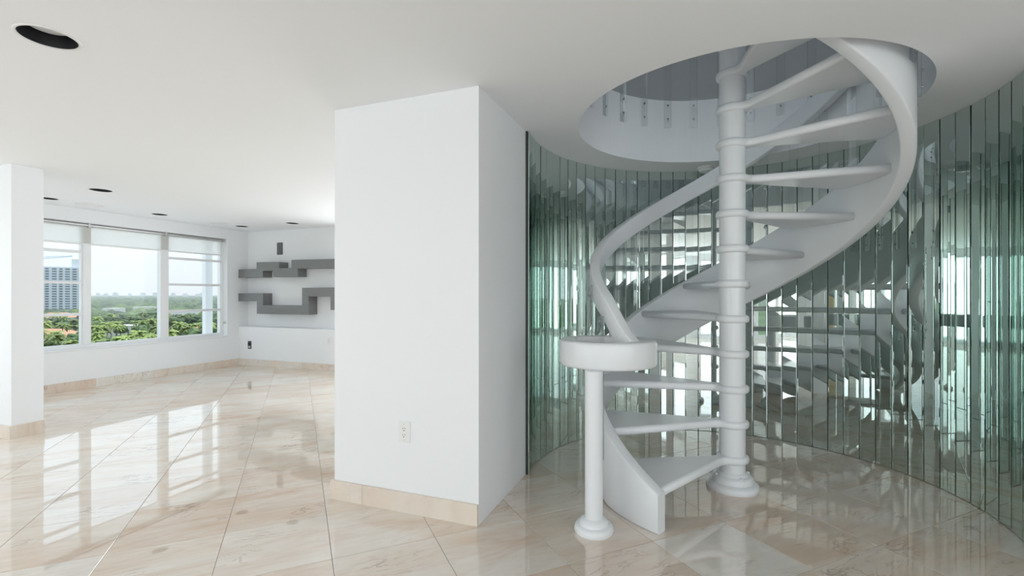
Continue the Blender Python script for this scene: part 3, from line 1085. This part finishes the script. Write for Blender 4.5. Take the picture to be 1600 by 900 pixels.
# houses first, so that trees keep clear of them
def house(px, depth, wx, wy, hz_, roof, rot_, lab, mroof):
    x, y = at(px, depth)
    rt = empty('house', (x, y, GZ - 0.05), rot_)
    box('wall', M_HWALL, -wx / 2, wx / 2, -wy / 2, wy / 2, 0, hz_, rt)
    if roof == 'hip':
        e_ = 0.6
        v_ = [(-wx / 2 - e_, -wy / 2 - e_, hz_), (wx / 2 + e_, -wy / 2 - e_, hz_), (wx / 2 + e_, wy / 2 + e_, hz_), (-wx / 2 - e_, wy / 2 + e_, hz_),
              (-wx / 2 + wy / 2, 0, hz_ + wy * 0.28), (wx / 2 - wy / 2, 0, hz_ + wy * 0.28)]
        link('roof', pyd('roof', v_, [(0, 1, 5, 4), (1, 2, 5), (2, 3, 4, 5), (3, 0, 4), (3, 2, 1, 0)]), mroof, rt)
    else:
        MB().box(-wx / 2 - 0.3, wx / 2 + 0.3, -wy / 2 - 0.3, wy / 2 + 0.3, hz_, hz_ + 0.5).build('roof', mroof, rt)
    for sgn in (-1, 1):
        for q in range(4):
            xx = -wx / 2 + wx * (q + 0.5) / 4
            box('window', M_TWIN, xx - 0.7, xx + 0.7, sgn * wy / 2 - 0.05, sgn * wy / 2 + 0.05, hz_ * 0.35, hz_ * 0.7, rt)
    for q in range(2):
        yy = -wy / 2 + wy * (q + 0.5) / 2
        box('window', M_TWIN, wx / 2 - 0.05, wx / 2 + 0.05, yy - 0.7, yy + 0.7, hz_ * 0.35, hz_ * 0.7, rt)
    tag(rt, lab, 'house')
    spots.append((x, y, max(wx, wy) * 0.62))
    return rt


house(86, 268, 26, 14, 6.0, 'hip', R(20), 'house with an orange roof close below the window frame', M_ROOF)
house(92, 440, 30, 16, 8, 'hip', R(30), 'house with a pink tiled roof in front of the tower', M_ROOF)
house(196, 330, 20, 11, 7.5, 'flat', R(15), 'long white flat-roofed house among the palms', M_ROOFW)
house(178, 540, 17, 12, 13, 'flat', R(10), 'white flat-roofed block amid the trees', M_ROOFW)
house(226, 600, 20, 12, 13, 'flat', R(25), 'low pale long building behind the trees', M_ROOFW)
house(285, 500, 34, 14, 12, 'flat', R(18), 'wide white building seen through the casement beside the post', M_ROOFW)
house(300, 300, 18, 12, 6.0, 'hip', R(40), 'small house with tiled roof below the right casement', M_ROOF)

spots.append((*at(80, 244), 9)); spots.append((*at(90, 232), 8)); spots.append((*at(99, 236), 5)); spots.append((*at(196, 305), 8))
for k in range(2600):
    dp = 150 + 330 * (rt_.random() ** 0.85)
    px = rt_.uniform(-40, 460)
    x, y = at(px, dp)
    kind = 'palm' if rt_.random() < (0.55 if dp < 290 else 0.15) else 'tree'
    s = rt_.uniform(0.8, 1.25) if kind == 'tree' else rt_.uniform(1.0, 1.4)
    if len([1 for q in spots]) > 430: break
    if free(x, y, (2.3 if kind == 'tree' else 1.5) * s): plant(kind, x, y, s, rt_.uniform(0, 6.28))
# the woodland farther out, too dense to count
spots.append((*at(90, 600), 38)); spots.append((*at(60, 760), 6))
rf = random.Random(5)
v_, f_ = [], []
protos = []
for k in range(6):
    a_, b_ = [], []
    blob(a_, b_, (0, 0, 0), 1.0, 1, rf, 0.7)
    protos.append((a_, b_))
for k in range(9000):
    dp = 490 * math.exp(rf.random() * 2.4)
    px = rf.uniform(-100, 520)
    x, y = at(px, dp)
    if not free(x, y, 4): continue
    s = rf.uniform(4.5, 8.0) * (1 + dp / 4000)
    a_, b_ = protos[rf.randrange(6)]
    o_ = len(v_)
    zc = GZ + rf.uniform(4, 7.5)
    v_ += [(x + p[0] * s, y + p[1] * s, zc + p[2] * s) for p in a_]
    f_ += [tuple(o_ + q for q in t) for t in b_]
me = bpy.data.meshes.new('distant_woodland'); me.from_pydata(v_, [], f_)
fw = link('distant_woodland', me, foliage('far_woodland_green', (0.012, 0.03, 0.012), (0.10, 0.15, 0.05), 0.045))
tag(fw, 'hazy green woodland stretching to the horizon', 'woodland', None, 'stuff')

# summer haze lying over the suburb
hz_o = MB().box(-7500, -250, -2500, 7500, GZ - 1, 500).build('haze', None)
hm = bpy.data.materials.new('thin_haze'); hm.use_nodes = True
hn, hl = hm.node_tree.nodes, hm.node_tree.links
for x in list(hn): hn.remove(x)
ho = hn.new('ShaderNodeOutputMaterial'); hv_ = hn.new('ShaderNodeVolumeScatter')
hv_.inputs['Color'].default_value = (0.86, 0.93, 1.0, 1); hv_.inputs['Density'].default_value = 0.00022
hl.new(hv_.outputs[0], ho.inputs['Volume'])
hz_o.data.materials.append(hm)
tag(hz_o, 'thin pale summer haze over the distant suburb', 'haze', None, 'stuff')

# faint high-rises along the horizon
rs = random.Random(23)
for k in range(12):
    px = 135 + k * 17 + rs.uniform(-6, 6)
    x, y = at(px, rs.uniform(3000, 4200))
    hh, ww = rs.uniform(28, 42), rs.uniform(16, 44)
    m_ = MB().box(-ww / 2, ww / 2, -9, 9, 0, hh).box(-ww / 4, ww / 4, -6, 6, hh, hh + 5)
    o = m_.build('distant_high_rise', M_TOWER)
    o.location = (x, y, GZ - 0.05)
    tag(o, 'faint pale high-rise on the hazy horizon beyond the woodland', 'building', 'high-rises along the horizon')

# apartment tower
tx, ty = at(90, 600)
tw = empty('apartment_tower', (tx, ty, GZ - 0.05), math.atan2(ty, tx) + R(90))
TWW, TWD, NF, FH = 62.0, 22.0, 20, 3.1
TH_ = NF * FH
box('core', M_TOWER, -TWW / 2, TWW / 2, -TWD / 2, TWD / 2, 0, TH_, tw)
box('roof_parapet', M_TOWER, -TWW / 2 - 0.4, TWW / 2 + 0.4, -TWD / 2 - 0.4, TWD / 2 + 0.4, TH_, TH_ + 1.4, tw)
box('lift_house', M_TOWER, -TWW / 2 + 4, -TWW / 2 + 18, -6, 6, TH_ + 1.4, TH_ + 12, tw)
cols_ = [(-27, 3.4), (-20.5, 2.4), (-15.5, 3.6), (-9, 3.8), (-3, 2.6), (3.0, 3.8), (9.5, 2.8), (15.0, 3.6), (20.5, 2.6), (26.5, 4.2)]
for sgn in (-1, 1):
    for xc, hw_ in cols_:
        m_ = MB()
        for fl in range(NF):
            m_.box(xc - hw_ / 2 * 1.15, xc + hw_ / 2 * 1.15, sgn * (TWD / 2) - 0.15, sgn * (TWD / 2) + 0.15, fl * FH + 0.9, fl * FH + 2.7)
        o = m_.build('window_column', M_TWIN, tw); o['kind'] = 'stuff'
    for xc, hw_ in cols_[::2]:
        m_ = MB()
        for fl in range(NF):
            ya, yb_ = sorted((sgn * TWD / 2, sgn * (TWD / 2 + 1.6)))
            m_.box(xc - 2.6, xc + 2.6, ya, yb_, fl * FH - 0.1, fl * FH + 0.75)
        o = m_.build('balcony_column', M_TOWER, tw); o['kind'] = 'stuff'
    for xc in (-23.7, -12.4, 0.0, 12.2, 23.4):
        ya, yb_ = sorted((sgn * TWD / 2, sgn * (TWD / 2 + 1.1)))
        box('pier', M_TOWER, xc - 0.8, xc + 0.8, ya, yb_, 0, TH_, tw)
tag(tw, 'pale grey apartment tower with stacked balconies beyond the trees', 'building')

# construction crane behind the tower and a street light pole
cx_, cy2 = at(60, 760)
cr = empty('tower_crane', (cx_, cy2, GZ - 0.05), math.atan2(cy2, cx_) + R(-90))
MB().box(-1.2, 1.2, -1.2, 1.2, 0, 84).build('mast', M_CRANE, cr)
jb = MB()
jb.bar((-12, 0, 84), (40, 0, 92), 1.0).bar((-12, 0, 88), (40, 0, 93), 0.7)
for q in range(13): jb.bar((-12 + q * 4, 0, 84 + q * 4 * 8 / 52), (-10 + q * 4, 0, 88 + (q * 4 + 2) * 5 / 52), 0.4)
jb.build('jib', M_CRANE, cr)
tag(cr, 'pale blue construction crane jib behind the tower', 'crane')
lx, ly = at(97.5, 245)
sl = empty('street_pole', (lx, ly, GZ - 0.05))
MB().lathe([(0.5, 0), (0.35, 0.4), (0.28, 8.5)], 10).build('shaft', M_FRAME, sl)
MB().lathe([(0.3, 8.4), (0.42, 8.6), (0.4, 9.4), (0.1, 9.7)], 10).build('lamp_head', M_FRAME, sl)
tag(sl, 'white street light pole standing before a dark tree', 'street light')
